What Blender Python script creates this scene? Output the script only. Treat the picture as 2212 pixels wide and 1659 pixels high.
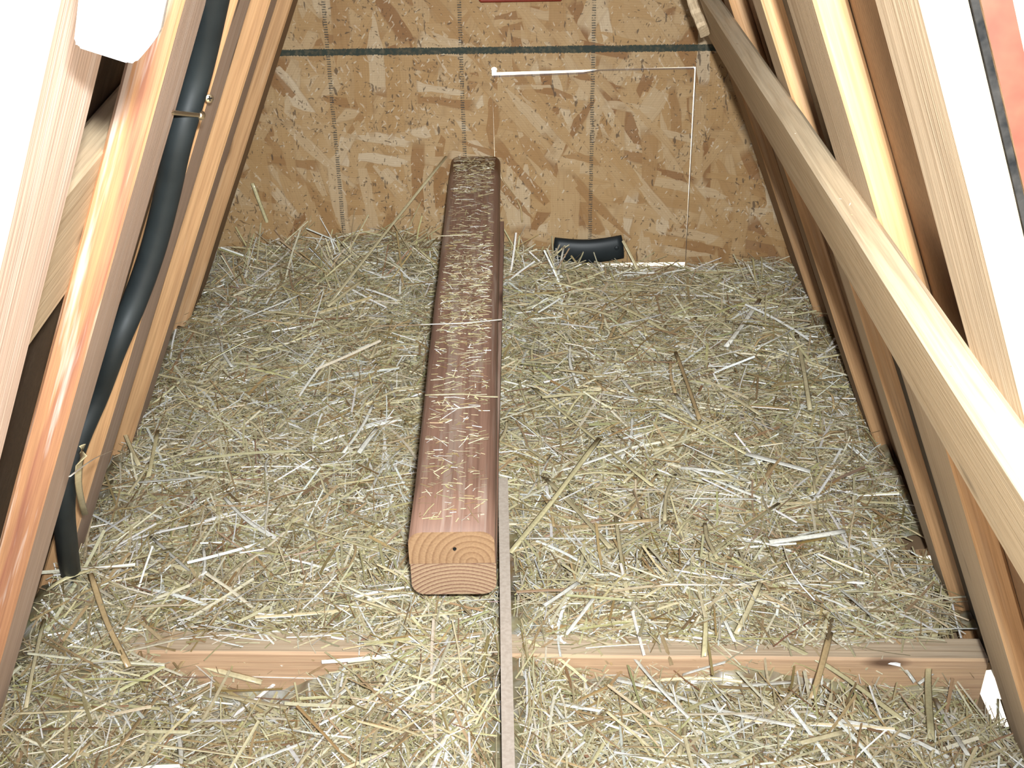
import bpy, bmesh, math, random
import numpy as np
from mathutils import Matrix, Vector

for o in list(bpy.data.objects): bpy.data.objects.remove(o)
SC = bpy.context.scene
COL = SC.collection

# ------------------------------------------------------------------ camera
FPX, IW, IH = 2700.0, 2212.0, 1659.0
CAM = np.array([0.0, 0.0, 1.03])
_Y = np.array([(1096 - 1106) / FPX, (-750 - 829.5) / FPX, 1.0]); _Y /= np.linalg.norm(_Y)
_d = np.array([(1188 - 1106) / FPX, 0, 1.0]); _d[1] = -(_Y[0] * _d[0] + _Y[2] * _d[2]) / _Y[1]; _d /= np.linalg.norm(_d)
_X = np.cross(_d, _Y)
MC = np.array([_X, _Y, -_d])            # rows: world axes seen in camera (right, down, forward)
def ray(px, py): return MC @ np.array([(px - 1106) / FPX, (py - 829.5) / FPX, 1.0])
cam = bpy.data.cameras.new('camera'); cam.sensor_width = 36.0; cam.lens = 36.0 * FPX / IW
cam.clip_start = 0.02; cam.clip_end = 200
co = bpy.data.objects.new('camera', cam); COL.objects.link(co)
R = np.stack([MC[:, 0], -MC[:, 1], -MC[:, 2]], axis=1)
mw = Matrix.Identity(4)
for i in range(3):
    for j in range(3): mw[i][j] = R[i, j]
    mw[i][3] = CAM[i]
co.matrix_world = mw
SC.camera = co

# ------------------------------------------------------------------ world, sun, camera flash, exposure
w = bpy.data.worlds.new('sky'); SC.world = w; w.use_nodes = True
nt = w.node_tree; nt.nodes.clear()
sky = nt.nodes.new('ShaderNodeTexSky'); sky.sky_type = 'NISHITA'; sky.sun_disc = False
sky.sun_elevation = math.radians(66); sky.sun_rotation = math.radians(110); sky.air_density = 1.0; sky.dust_density = 3.0
hs = nt.nodes.new('ShaderNodeHueSaturation'); hs.inputs['Saturation'].default_value = 0.55
bg = nt.nodes.new('ShaderNodeBackground'); bg.inputs['Strength'].default_value = 0.37
wo = nt.nodes.new('ShaderNodeOutputWorld')
nt.links.new(sky.outputs[0], hs.inputs['Color']); nt.links.new(hs.outputs[0], bg.inputs['Color']); nt.links.new(bg.outputs[0], wo.inputs['Surface'])

sl = bpy.data.lights.new('sun', 'SUN'); sl.energy = 8.0; sl.angle = 0.0093; sl.color = (1.0, 0.97, 0.92)
so = bpy.data.objects.new('sun', sl); COL.objects.link(so); so.location = (2, -1, 4)
so.rotation_euler = Vector((-0.45, 0.28, -0.85)).to_track_quat('-Z', 'Y').to_euler()

fl = bpy.data.lights.new('camera_flash', 'AREA'); fl.shape = 'RECTANGLE'; fl.size = 0.03; fl.size_y = 0.016
fl.energy = 9.0; fl.spread = math.radians(76); fl.color = (0.93, 0.98, 1.0)
fo = bpy.data.objects.new('camera_flash', fl); COL.objects.link(fo)
fo.location = (0.032, -0.02, CAM[2] + 0.06)
fo.rotation_euler = Vector((-0.02, 0.90, -0.44)).to_track_quat('-Z', 'Y').to_euler()

SC.view_settings.view_transform = 'Standard'; SC.view_settings.look = 'None'
SC.view_settings.exposure = 0.2; SC.view_settings.gamma = 1.0; SC.view_settings.use_curve_mapping = False

# ------------------------------------------------------------------ helpers
ZC = CAM[2]
def on_y(px, py, Y): r = ray(px, py); return CAM + r * (Y / r[1])
def on_z(px, py, z): r = ray(px, py); return CAM + r * ((z - ZC) / r[2])
# inner planes of the two leaning walls (z above floor); off = distance outwards
KL, KR = 0.435, 0.405
def xl(z, off=0.0): return -0.555 + KL * (z - 0.06) - off * 1.09
def xr(z, off=0.0): return 0.505 - KR * (z - 0.06) + off * 1.08
def on_l(px, py, off=0.0):
    r = ray(px, py); a = xl(0, off) + KL * ZC; t = a / (r[0] - KL * r[2]); return CAM + r * t
def on_r(px, py, off=0.0):
    r = ray(px, py); a = xr(0, off) - KR * ZC; t = a / (r[0] + KR * r[2]); return CAM + r * t
UL = Vector((KL, 0, 1)).normalized(); NL = Vector((1, 0, -KL)).normalized()      # up-slope, inward normal
UR = Vector((-KR, 0, 1)).normalized(); NR = Vector((-1, 0, -KR)).normalized()
YV = Vector((0, 1, 0))

def tag(o, label=None, cat=None, group=None, kind=None):
    if label: o['label'] = label
    if cat: o['category'] = cat
    if group: o['group'] = group
    if kind: o['kind'] = kind
    return o
def link(name, me, mats=(), parent=None, smooth=False):
    for m in mats: me.materials.append(m)
    o = bpy.data.objects.new(name, me); COL.objects.link(o)
    if parent is not None: o.parent = parent
    if smooth:
        for p in me.polygons: p.use_smooth = True
    return o
def from_bm(name, bm, mats=(), parent=None, smooth=False):
    me = bpy.data.meshes.new(name); bm.normal_update(); bm.to_mesh(me); bm.free()
    return link(name, me, mats, parent, smooth)
def empty(name, loc):
    o = bpy.data.objects.new(name, None); COL.objects.link(o); o.location = loc; o.empty_display_size = 0.05
    return o
def frame(o, origin, ax, ay, az, parent=None, ploc=None):
    m = Matrix.Identity(4)
    for i in range(3):
        m[i][0] = ax[i]; m[i][1] = ay[i]; m[i][2] = az[i]; m[i][3] = origin[i] - (ploc[i] if ploc is not None else 0)
    o.matrix_basis = m
    return o

def board_mesh(name, W, T, L, seg=10, r=0.002, wob=0.0006, seed=0, endcut=0.0, rr=None, rs=1):
    """board along local z, x = width, y = thickness; faces +-y get slot 0, edges slot 1, ends slot 2"""
    rnd = random.Random(seed); bm = bmesh.new()
    hx, hy = W / 2, T / 2; rr = r if rr is None else rr
    prof = []
    for cx, cy, a0 in ((hx - rr, hy - rr, 0), (-hx + rr, hy - rr, 90), (-hx + rr, -hy + rr, 180), (hx - rr, -hy + rr, 270)):
        for k in range(rs + 1):
            a = math.radians(a0 + 90 * k / rs); prof.append((cx + rr * math.cos(a), cy + rr * math.sin(a)))
    n = len(prof); rings = []
    for s in range(seg + 1):
        z = L * s / seg; dx, dy = rnd.uniform(-wob, wob), rnd.uniform(-wob, wob)
        ring = []
        for (x, y) in prof:
            zz = z + (endcut * x / W if s == seg else 0)
            ring.append(bm.verts.new((x + dx + rnd.uniform(-wob, wob) * .5, y + dy * .4, zz)))
        rings.append(ring)
    for s in range(seg):
        for k in range(n):
            f = bm.faces.new((rings[s][k], rings[s][(k + 1) % n], rings[s + 1][(k + 1) % n], rings[s + 1][k]))
            mx = (prof[k][0] + prof[(k + 1) % n][0]) / 2; my = (prof[k][1] + prof[(k + 1) % n][1]) / 2
            f.material_index = 0 if abs(abs(my) - hy) < 1e-4 else 1
    f = bm.faces.new(list(reversed(rings[0]))); f.material_index = 2
    f = bm.faces.new(rings[-1]); f.material_index = 2
    me = bpy.data.meshes.new(name); bm.normal_update(); bm.to_mesh(me); bm.free()
    return me

# ------------------------------------------------------------------ materials
class NT:
    def __init__(s, name):
        s.m = bpy.data.materials.new(name); s.m.use_nodes = True; s.t = s.m.node_tree; s.t.nodes.clear()
        s.out = s.t.nodes.new('ShaderNodeOutputMaterial'); s.b = s.t.nodes.new('ShaderNodeBsdfPrincipled')
        s.t.links.new(s.b.outputs[0], s.out.inputs[0])
    def n(s, typ, **kw):
        x = s.t.nodes.new(typ)
        for k, v in kw.items(): setattr(x, k, v)
        return x
    def set(s, sock, v):
        if isinstance(v, bpy.types.NodeSocket): s.t.links.new(v, sock)
        elif isinstance(v, (tuple, list)) and len(v) == 3 and sock.type == 'RGBA': sock.default_value = (*v, 1)
        else: sock.default_value = v
    def math(s, op, a, b=0.0, c=0.0, clamp=False):
        x = s.n('ShaderNodeMath', operation=op); x.use_clamp = clamp
        s.set(x.inputs[0], a); s.set(x.inputs[1], b)
        if op in ('MULTIPLY_ADD', 'COMPARE', 'SMOOTH_MIN'): s.set(x.inputs[2], c)
        return x.outputs[0]
    def mix(s, f, a, b, blend='MIX'):
        x = s.n('ShaderNodeMix', data_type='RGBA', blend_type=blend); s.set(x.inputs['Factor'], f)
        s.set(x.inputs[6], a); s.set(x.inputs[7], b); return x.outputs[2]
    def obj(s): return s.n('ShaderNodeTexCoord').outputs['Object']
    def sep(s, v): x = s.n('ShaderNodeSeparateXYZ'); s.set(x.inputs[0], v); return x.outputs
    def comb(s, x, y, z):
        c = s.n('ShaderNodeCombineXYZ'); s.set(c.inputs[0], x); s.set(c.inputs[1], y); s.set(c.inputs[2], z); return c.outputs[0]
    def vmul(s, v, sc):
        x = s.n('ShaderNodeVectorMath', operation='MULTIPLY'); s.set(x.inputs[0], v); x.inputs[1].default_value = sc; return x.outputs[0]
    def vadd(s, a, b):
        x = s.n('ShaderNodeVectorMath', operation='ADD'); s.set(x.inputs[0], a); s.set(x.inputs[1], b); return x.outputs[0]
    def noise(s, v, scale=1.0, detail=3.0, rough=0.5):
        x = s.n('ShaderNodeTexNoise'); s.set(x.inputs['Vector'], v); x.inputs['Scale'].default_value = scale
        x.inputs['Detail'].default_value = detail; x.inputs['Roughness'].default_value = rough; return x.outputs[0]
    def ramp(s, f, stops):
        x = s.n('ShaderNodeValToRGB'); s.set(x.inputs[0], f); e = x.color_ramp.elements
        while len(e) < len(stops): e.new(0.5)
        for i, (p, c) in enumerate(stops):
            e[i].position = p; e[i].color = (*c, 1) if len(c) == 3 else c
        return x.outputs[0]
    def step(s, f, lo, hi):
        x = s.n('ShaderNodeMapRange'); s.set(x.inputs[0], f); x.inputs[1].default_value = lo; x.inputs[2].default_value = hi; return x.outputs[0]
    def rnd(s): return s.n('ShaderNodeObjectInfo').outputs['Random']
    def bump(s, h, strength=0.3, dist=0.002):
        x = s.n('ShaderNodeBump'); s.set(x.inputs['Height'], h); x.inputs['Strength'].default_value = strength
        x.inputs['Distance'].default_value = dist; s.t.links.new(x.outputs[0], s.b.inputs['Normal'])
    def fin(s, col, rough=0.6, spec=0.3):
        s.set(s.b.inputs['Base Color'], col); s.set(s.b.inputs['Roughness'], rough); s.b.inputs['Specular IOR Level'].default_value = spec
        return s.m

def wood(name, light, dark, streak=None, streak_amt=0.0, ring=0.006, pith=(0.05, -0.03), contrast=0.55, rough=0.62, dirt=0.25, fib=0.35, useseed=True, dist=0.010):
    t = NT(name); v = t.obj()
    if useseed:
        r = t.rnd(); off = t.comb(t.math('MULTIPLY', r, 3.1), t.math('MULTIPLY', r, 1.7), t.math('MULTIPLY', r, 41.0))
        vs = t.vadd(v, off)
    else: vs = v
    x, y, z = t.sep(v)
    n1 = t.noise(t.vmul(vs, (9, 9, 1.6)), 1, 2)
    nx = t.math('MULTIPLY', t.math('SUBTRACT', n1, .5), dist * 2)
    px, py = pith
    if useseed:
        ppx = t.math('MULTIPLY_ADD', r, .12, px - .06)
    else: ppx = px
    dx = t.math('ADD', t.math('SUBTRACT', x, ppx), nx); dy = t.math('ADD', t.math('SUBTRACT', y, py), nx)
    rad = t.math('SQRT', t.math('ADD', t.math('MULTIPLY', dx, dx), t.math('MULTIPLY', dy, dy)))
    ph = t.math('MULTIPLY', rad, 1 / ring)
    fr = t.math('FRACT', ph)
    rg = t.ramp(fr, [(0, (0.15,) * 3), (.55, (.45,) * 3), (.86, (1,) * 3), (1, (.15,) * 3)])
    fb = t.noise(t.vmul(vs, (420, 420, 9)), 1, 3, .6)
    big = t.noise(t.vmul(vs, (14, 14, 2.2)), 1, 3)
    col = t.mix(t.math('MULTIPLY', rg, contrast), light, dark)
    col = t.mix(t.math('MULTIPLY', t.step(fb, .42, .75), fib), col, tuple(c * .55 for c in dark))
    col = t.mix(t.math('MULTIPLY', t.step(fb, .58, .25), fib * .7), col, tuple(min(1, c * 1.35) for c in light))
    col = t.mix(t.math('MULTIPLY', t.step(big, .5, .75), dirt), col, tuple(c * .5 for c in dark))
    if streak is not None:
        st = t.noise(t.vmul(vs, (60, 60, 3.2)), 1, 4, .65)
        col = t.mix(t.math('MULTIPLY', t.step(st, .52, .62), streak_amt), col, streak)
    # knots
    kn = t.n('ShaderNodeTexVoronoi'); t.set(kn.inputs['Vector'], t.vmul(vs, (11, 11, 3.6))); kn.inputs['Scale'].default_value = 1
    col = t.mix(t.step(kn.outputs['Distance'], .11, .04), col, tuple(c * .38 for c in dark))
    t.bump(t.math('ADD', t.math('MULTIPLY', fb, .7), t.math('MULTIPLY', rg, .25)), .35, .0015)
    return t.fin(col, rough, .3)

M = {}
M['tan'] = wood('wood_tan', (.54, .42, .29), (.35, .235, .14), (.60, .50, .38), .25)
M['orange'] = wood('wood_orange', (.51, .295, .14), (.33, .16, .068), (.60, .45, .30), .2, contrast=.45)
M['pink'] = wood('wood_pinkish', (.56, .405, .31), (.38, .245, .18), (.66, .55, .48), .3)
M['worn'] = wood('wood_worn_red', (.43, .225, .105), (.23, .072, .055), (.55, .44, .37), .8, contrast=.65)
M['pale'] = wood('wood_pale', (.52, .40, .26), (.34, .24, .14), (.6, .5, .36), .3, contrast=.5)
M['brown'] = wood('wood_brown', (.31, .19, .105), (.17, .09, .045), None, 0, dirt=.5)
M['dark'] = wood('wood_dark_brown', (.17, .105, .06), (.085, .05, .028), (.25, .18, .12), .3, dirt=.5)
M['joist'] = wood('wood_joist', (.52, .34, .20), (.37, .205, .115), (.56, .37, .2), .4, contrast=.5)
M['end'] = wood('wood_end', (.52, .36, .2), (.33, .19, .09))
M['roost'] = wood('roost_stained', (.25, .142, .098), (.155, .082, .056), (.38, .30, .24), .45, contrast=.6, rough=.5, dirt=.35, useseed=False, pith=(.02, -.05))
M['end_top'] = wood('roost_end_wide_rings', (.31, .19, .10), (.15, .072, .034), None, 0, ring=.0070, pith=(-.020, -.019), contrast=.75, useseed=False, dist=.0015, fib=.2, dirt=.1)
M['end_low'] = wood('roost_end_tight_rings', (.37, .26, .155), (.12, .046, .030), None, 0, ring=.0046, pith=(-.006, -.070), contrast=1.0, useseed=False, dist=.002, fib=.2, dirt=.1)

def osb():
    t = NT('osb_sheet'); v = t.obj(); x, y, z = t.sep(v)
    n = t.noise(t.vmul(v, (16, 16, 16)), 1, 3)
    col = t.ramp(n, [(.3, (.34, .205, .088)), (.5, (.43, .28, .135)), (.7, (.49, .345, .19))])
    specs = [(14, .022, .10, 5, .5), (80, .024, .12, 1, .5), (104, .020, .10, 2, .6), (58, .022, .11, 3, .62), (122, .024, .12, 7, .66), (-12, .018, .085, 9, .74), (90, .028, .13, 4, .72), (130, .021, .15, 11, .82)]
    for i, (ang, wd, ln, sd, th) in enumerate(specs):
        a = math.radians(ang); c, s_ = math.cos(a), math.sin(a)
        u = t.math('ADD', t.math('MULTIPLY', x, c), t.math('MULTIPLY', z, s_))
        q = t.math('SUBTRACT', t.math('MULTIPLY', z, c), t.math('MULTIPLY', x, s_))
        wv = t.math('MULTIPLY', t.math('SUBTRACT', t.noise(t.vmul(v, (35, 35, 35)), 1, 2), .5), .006)
        q = t.math('ADD', q, wv)
        vo = t.n('ShaderNodeTexVoronoi', voronoi_dimensions='2D', distance='CHEBYCHEV')
        t.set(vo.inputs['Vector'], t.comb(t.math('MULTIPLY_ADD', u, 1 / ln, sd * 3.37), t.math('MULTIPLY_ADD', q, 1 / wd, sd * 7.1), 0)); vo.inputs['Scale'].default_value = 1
        cr, cg, cb = t.sep(vo.outputs['Color'])
        gr = t.noise(t.comb(t.math('MULTIPLY', u, 12), t.math('MULTIPLY', q, 420), sd), 1, 2)
        base = t.ramp(cr, [(0, (.24, .115, .043)), (.12, (.30, .16, .062)), (.3, (.40, .245, .105)), (.7, (.45, .30, .15)), (.9, (.51, .38, .23)), (1, (.58, .47, .33))])
        base = t.mix(t.math('MULTIPLY', t.step(gr, .45, .75), .25), base, (.17, .09, .04))
        mk = t.math('GREATER_THAN', cg, th)
        ed = t.step(vo.outputs['Distance'], .60, .48)
        col = t.mix(t.math('MULTIPLY', t.math('MULTIPLY', mk, ed), .85), col, base)
        # shadowed strand rim
        rim = t.math('MULTIPLY', t.math('MULTIPLY', mk, t.step(vo.outputs['Distance'], .48, .56)), t.step(vo.outputs['Distance'], .64, .58))
        col = t.mix(t.math('MULTIPLY', rim, .16), col, (.13, .07, .035))
    # small dark slivers and voids, pale chips
    cl = t.step(t.noise(t.vmul(v, (10, 10, 10)), 1, 3), .38, .62)
    for i, (ang, fu, fq, lo, hi, cc) in enumerate([(70, 55, 210, .66, .71, (.085, .052, .030)), (-30, 60, 190, .68, .72, (.10, .062, .034)), (95, 40, 150, .68, .715, (.075, .05, .034)), (55, 60, 170, .66, .70, (.58, .48, .35)), (-60, 45, 160, .67, .71, (.56, .44, .31)), (10, 70, 200, .70, .74, (.07, .05, .035))]):
        a = math.radians(ang); c, s_ = math.cos(a), math.sin(a)
        u = t.math('ADD', t.math('MULTIPLY', x, c), t.math('MULTIPLY', z, s_)); q = t.math('SUBTRACT', t.math('MULTIPLY', z, c), t.math('MULTIPLY', x, s_))
        nn = t.noise(t.comb(t.math('MULTIPLY', u, fu * 1.35), t.math('MULTIPLY', q, fq * 1.1), i * 5.3), 1, 1.5)
        nn = t.math('MULTIPLY_ADD', cl, .05, t.math('SUBTRACT', nn, .035))
        col = t.mix(t.math('MULTIPLY', t.step(nn, lo, hi), .75), col, cc)
    # fine screen-back ribbing
    rib = t.math('SINE', t.math('MULTIPLY', z, 2 * math.pi / .0042))
    col = t.mix(t.math('MULTIPLY', t.step(rib, -.2, 1), .10), col, (.14, .08, .04))
    # printed lines
    en = t.math('MULTIPLY', t.math('SUBTRACT', t.noise(t.comb(t.math('MULTIPLY', x, 420), 0, t.math('MULTIPLY', z, 60)), 1, 2), .5), .006)
    lw = t.math('MULTIPLY_ADD', t.noise(t.comb(t.math('MULTIPLY', x, 14), 0, 0), 1, 2), .004, .0038)
    dl = t.math('ABSOLUTE', t.math('ADD', t.math('SUBTRACT', z, t.math('MULTIPLY_ADD', x, -.0035, .4445)), en))
    gm = t.math('LESS_THAN', dl, lw)
    pn = t.noise(t.vmul(v, (160, 160, 160)), 1, 2)
    for X0 in (-.317, -.0895, .1366):
        dv = t.math('ABSOLUTE', t.math('ADD', t.math('SUBTRACT', x, X0), t.math('MULTIPLY', t.math('SUBTRACT', t.noise(t.vmul(v, (0, 0, 24)), 1, 1), .5), .003)))
        dash = t.step(t.math('SINE', t.math('MULTIPLY', z, 2 * math.pi / .0042)), -.6, .5)
        vm = t.math('MULTIPLY', t.math('LESS_THAN', dv, .0034), t.math('MULTIPLY', dash, t.step(pn, .28, .5)))
        col = t.mix(t.math('MULTIPLY', vm, .85), col, (.036, .042, .040))
    col = t.mix(t.math('MULTIPLY', gm, t.math('MULTIPLY_ADD', t.step(pn, .3, .55), .15, .82)), col, (.020, .034, .027))
    col = t.mix(1.0, col, (.86, .84, .82), 'MULTIPLY')
    t.bump(n, .15, .001)
    return t.fin(col, .6, .25)
M['osb'] = osb()

def plain(name, c1, c2, scale=30, rough=.5, spec=.4, bump=0.0, detail=3):
    t = NT(name); n = t.noise(t.vmul(t.obj(), (scale,) * 3), 1, detail)
    col = t.mix(t.step(n, .35, .65), c1, c2)
    if bump: t.bump(n, bump, .002)
    return t.fin(col, rough, spec)
M['rubber'] = plain('black_rubber', (.009, .012, .013), (.014, .018, .019), 25, .5, .35, .05)
M['plastic'] = plain('white_plastic', (.85, .86, .88), (.88, .88, .9), 12, .35, .5)
M['hard'] = plain('hardboard', (.47, .395, .325), (.40, .33, .265), 260, .75, .2, .1)
M['hardface'] = plain('hardboard_face', (.13, .075, .05), (.17, .10, .07), 60, .6, .3)
M['red'] = plain('red_paint', (.20, .022, .012), (.26, .034, .018), 60, .5, .4, .1)
M['tar'] = plain('black_felt', (.006, .006, .006), (.022, .02, .018), 120, .9, .1, .4)
M['ground'] = plain('dry_ground', (.42, .37, .27), (.55, .50, .40), 3, .95, .05, .2, 6)
M['ply'] = plain('floor_plywood', (.20, .13, .075), (.28, .19, .11), 14, .7, .2)
def metal():
    t = NT('brass_plated_steel'); t.b.inputs['Metallic'].default_value = 1.0
    return t.fin((.86, .70, .48), .38, .5)
M['screw'] = metal()
def straw_mat(name, mode):
    t = NT(name)
    if mode == 'attr':
        a = t.n('ShaderNodeAttribute', attribute_name='Col'); c = a.outputs['Color']
    else:
        c = t.mix(1.0, t.n('ShaderNodeObjectInfo').outputs['Color'], t.n('ShaderNodeAttribute', attribute_name='Col').outputs['Color'], 'MULTIPLY')
    g = t.noise(t.vmul(t.obj(), (300, 300, 300)), 1, 2)
    c = t.mix(t.math('MULTIPLY', t.step(g, .4, .7), .25), c, (.16, .10, .04))
    m = t.fin(c, .26, .8)
    return m
M['straw'] = straw_mat('straw', 'attr'); M['stalk'] = straw_mat('straw_stalk', 'obj')

# ------------------------------------------------------------------ setting: ground, floor
bm = bmesh.new(); bmesh.ops.create_grid(bm, x_segments=2, y_segments=2, size=15)
g = from_bm('ground', bm, (M['ground'],)); g.location = (0, 4, -.22); tag(g, 'sunlit pale dry ground outside the coop', 'ground', kind='structure')

def box(name, lo, hi, mats, parent=None, bevel=0.0):
    bm = bmesh.new(); bmesh.ops.create_cube(bm, size=1)
    for v in bm.verts:
        for i in range(3): v.co[i] = lo[i] + (v.co[i] + .5) * (hi[i] - lo[i])
    if bevel: bmesh.ops.bevel(bm, geom=list(bm.edges), offset=bevel, segments=1, affect='EDGES')
    return from_bm(name, bm, mats, parent)
YB = 2.13
FE = .557
fo_ = [(-.645, .5), (FE, .5), (FE, .981), (.520, .985), (.520, 1.095), (FE, 1.099), (FE, 1.250), (.520, 1.254), (.520, 1.312), (FE, 1.316), (FE, YB), (-.645, YB)]
bm = bmesh.new(); fa = [bm.verts.new((x, y, 0)) for x, y in fo_]; fb_ = [bm.verts.new((x, y, -.012)) for x, y in fo_]
bm.faces.new(fa); bm.faces.new(list(reversed(fb_)))
for i in range(len(fo_)): j = (i + 1) % len(fo_); bm.faces.new((fa[i], fb_[i], fb_[j], fa[j]))
bmesh.ops.recalc_face_normals(bm, faces=list(bm.faces)); floor = from_bm('floor', bm, (M['ply'],)); tag(floor, 'brown plywood floor under the straw bedding', 'floor', kind='structure')
for sx in (-.40, .36):
    box('joist', (sx - .019, .52, -.22), (sx + .019, 2.1, -.012), (M['brown'],), floor, .002)

# ------------------------------------------------------------------ back wall of OSB with the cut-out door
APZ = 1.322
def loop_sheet(name, outer, holes, y0, y1, mats):
    bm = bmesh.new(); allv = []
    def ring(pts, y): return [bm.verts.new((p[0], y, p[1])) for p in pts]
    for y in (y0, y1):
        es = []
        for pts in [outer] + holes:
            vs = ring(pts, y); allv.append(vs)
            es += [bm.edges.new((vs[i], vs[(i + 1) % len(vs)])) for i in range(len(vs))]
        bmesh.ops.triangle_fill(bm, edges=es, use_beauty=True, use_dissolve=False)
    k = len(holes) + 1
    for i in range(k):
        a, b = allv[i], allv[i + k]
        for j in range(len(a)): bm.faces.new((a[j], a[(j + 1) % len(a)], b[(j + 1) % len(a)], b[j]))
    bmesh.ops.recalc_face_normals(bm, faces=list(bm.faces))
    return from_bm(name, bm, mats)
hx0, hx1, hz0, hz1 = -.0385, .3150, .030, .4105
notch = [(hx0 + .005 + .0055 * math.cos(a), hz1 + .0055 * math.sin(a)) for a in np.linspace(-.25 * math.pi, 1.22 * math.pi, 9)]
hole = [(hx0 + .004, hz0), (hx1 + .0015, hz0), (hx1, hz1)] + [(x, z) for x, z in notch]
wall = loop_sheet('wall_back', [(xl(-.05, .03), -.05), (xr(-.05, .021), -.05), (xr(1.30, .021), 1.30), (xl(1.30, .03), 1.30)], [hole], YB, YB + .0115, (M['osb'],))
tag(wall, 'tan OSB end wall with dark printed grid lines', 'wall', kind='structure')
door_outer = [(hx0 + .0055, hz0 + .0135), (hx1 + .0001, hz0 + .0120), (hx1 - .0034, hz1 - .0044), (.15, hz1 - .0046), (.12, hz1 - .0095), (hx0 + .0009, hz1 - .0130)]
door = loop_sheet('door_1', door_outer, [], YB + .0006, YB + .0118, (M['osb'],))
tag(door, 'square OSB flap cut out of the end wall, daylight around it', 'door', kind='structure')

# black rubber handle on the flap: a short length of flattened tube, sagging in the middle
def tube_mesh(name, pts, rads, seg=14, flat=1.0, flatax=None, mats=(), parent=None, caps=True):
    bm = bmesh.new(); rings = []
    P = [Vector(p) for p in pts]; up = Vector((0, 0, 1)) if flatax is None else Vector(flatax)
    for i, p in enumerate(P):
        tg = (P[min(i + 1, len(P) - 1)] - P[max(i - 1, 0)]).normalized()
        a = (up - tg * up.dot(tg)).normalized(); b = tg.cross(a)
        rings.append([bm.verts.new(p + a * (rads[i] * flat * math.cos(2 * math.pi * k / seg)) + b * (rads[i] * math.sin(2 * math.pi * k / seg))) for k in range(seg)])
    for i in range(len(P) - 1):
        for k in range(seg): bm.faces.new((rings[i][k], rings[i][(k + 1) % seg], rings[i + 1][(k + 1) % seg], rings[i + 1][k]))
    if caps:
        bm.faces.new(list(reversed(rings[0]))); bm.faces.new(rings[-1])
    bmesh.ops.recalc_face_normals(bm, faces=list(bm.faces))
    return from_bm(name, bm, mats, parent, True)
hl, hr = on_y(1196, 535, YB), on_y(1343, 533, YB)
hp = []
for i in range(13):
    f = i / 12; p = hl * (1 - f) + hr * f
    p[2] += .003 - .004 * math.sin(math.pi * f) + .003 * f; p[1] = YB - .013 - .006 * math.sin(math.pi * f); hp.append(p)
handle = tube_mesh('handle', hp, [.0115] * 13, 16, 2.05, (0, 0, 1), (M['rubber'],), door)
tag(handle, 'black rubber hose handle')
bm = bmesh.new(); bmesh.ops.create_uvsphere(bm, u_segments=12, v_segments=6, radius=.0042)
for v in bm.verts: v.co.y *= .4
sc = from_bm('screw_head', bm, (M['rubber'],), handle, True); q = on_y(1332, 536, YB - .0262); sc.location = q

# ------------------------------------------------------------------ leaning side walls: sheathing, planks, braces
def slab(name, side, y0, y1, z0, z1, o0, o1, mats):
    X = xl if side == 'L' else xr
    bm = bmesh.new()
    # offsets measured along the wall's normal
    v = [bm.verts.new((X(z, o), y, z)) for y in (y0, y1) for z in (z0, z1) for o in (o0, o1)]
    for idx in ((0, 1, 3, 2), (4, 6, 7, 5), (0, 4, 5, 1), (2, 3, 7, 6), (0, 2, 6, 4), (1, 5, 7, 3)): bm.faces.new([v[i] for i in idx])
    bmesh.ops.recalc_face_normals(bm, faces=list(bm.faces))
    for f in bm.faces:
        n = f.normal; inward = NL if side == 'L' else NR
        f.material_index = 0 if n.dot(inward) > .8 else 1
    return from_bm(name, bm, mats)
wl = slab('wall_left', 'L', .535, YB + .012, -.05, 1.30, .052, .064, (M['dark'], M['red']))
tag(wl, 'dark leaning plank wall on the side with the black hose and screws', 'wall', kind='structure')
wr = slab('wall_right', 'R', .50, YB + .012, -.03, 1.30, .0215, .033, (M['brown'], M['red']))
tag(wr, 'leaning plank wall with red painted outer siding and long brace', 'wall', kind='structure')
felt = slab('felt_strip', 'R', .502, .60, -.03, 1.30, .0182, .0212, (M['tar'], M['tar'])); felt.parent = wr

def plank(side, y0, y1, z0, z1, T, mats, name='plank', seed=0, tilt=0.0, off=0.0, label=None):
    U, N, X, W = (UL, NL, xl, wl) if side == 'L' else (UR, NR, xr, wr)
    L = (z1 - z0) / U.z
    me = board_mesh(name, y1 - y0, T, L, 14, .0022, .0007, seed)
    o = link(name, me, mats, W)
    yc = (y0 + y1) / 2
    org = Vector((X(z0, off), yc, z0)) - N * (T / 2)
    U2 = (U + YV * tilt).normalized(); ax = YV - U2 * YV.dot(U2); ax.normalize()
    # local x = along wall, y = outward/inward normal, z = up slope (right handed)
    ay = U2.cross(ax)
    frame(o, org, ax, ay, U2)
    if label: tag(o, label)
    return o
TP = 1.29
plank('L', .522, .632, -.045, TP, .024, (M['pink'], M['pale'], M['end']), seed=1, label='pale pinkish plank at the open front')
plank('L', .852, .958, -.045, TP, .027, (M['pink'], M['worn'], M['end']), seed=2, label='plank with worn, chafed orange edge')
plank('L', 1.150, 1.266, -.045, TP, .024, (M['pink'], M['orange'], M['end']), seed=3, tilt=.012)
plank('L', 1.50, 1.59, -.045, TP, .024, (M['pink'], M['orange'], M['end']), seed=4)
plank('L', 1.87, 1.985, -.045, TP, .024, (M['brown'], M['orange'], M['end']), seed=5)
plank('R', .502, .598, -.02, TP, .018, (M['tan'], M['pale'], M['end']), seed=6, label='brown grained plank with sunlit front edge')
plank('R', .805, .945, -.028, TP, .021, (M['tan'], M['orange'], M['end']), seed=7)
plank('R', 1.14, 1.222, -.028, TP, .021, (M['tan'], M['orange'], M['end']), seed=8)
plank('R', 1.53, 1.62, -.028, TP, .021, (M['brown'], M['orange'], M['end']), seed=9)
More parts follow.
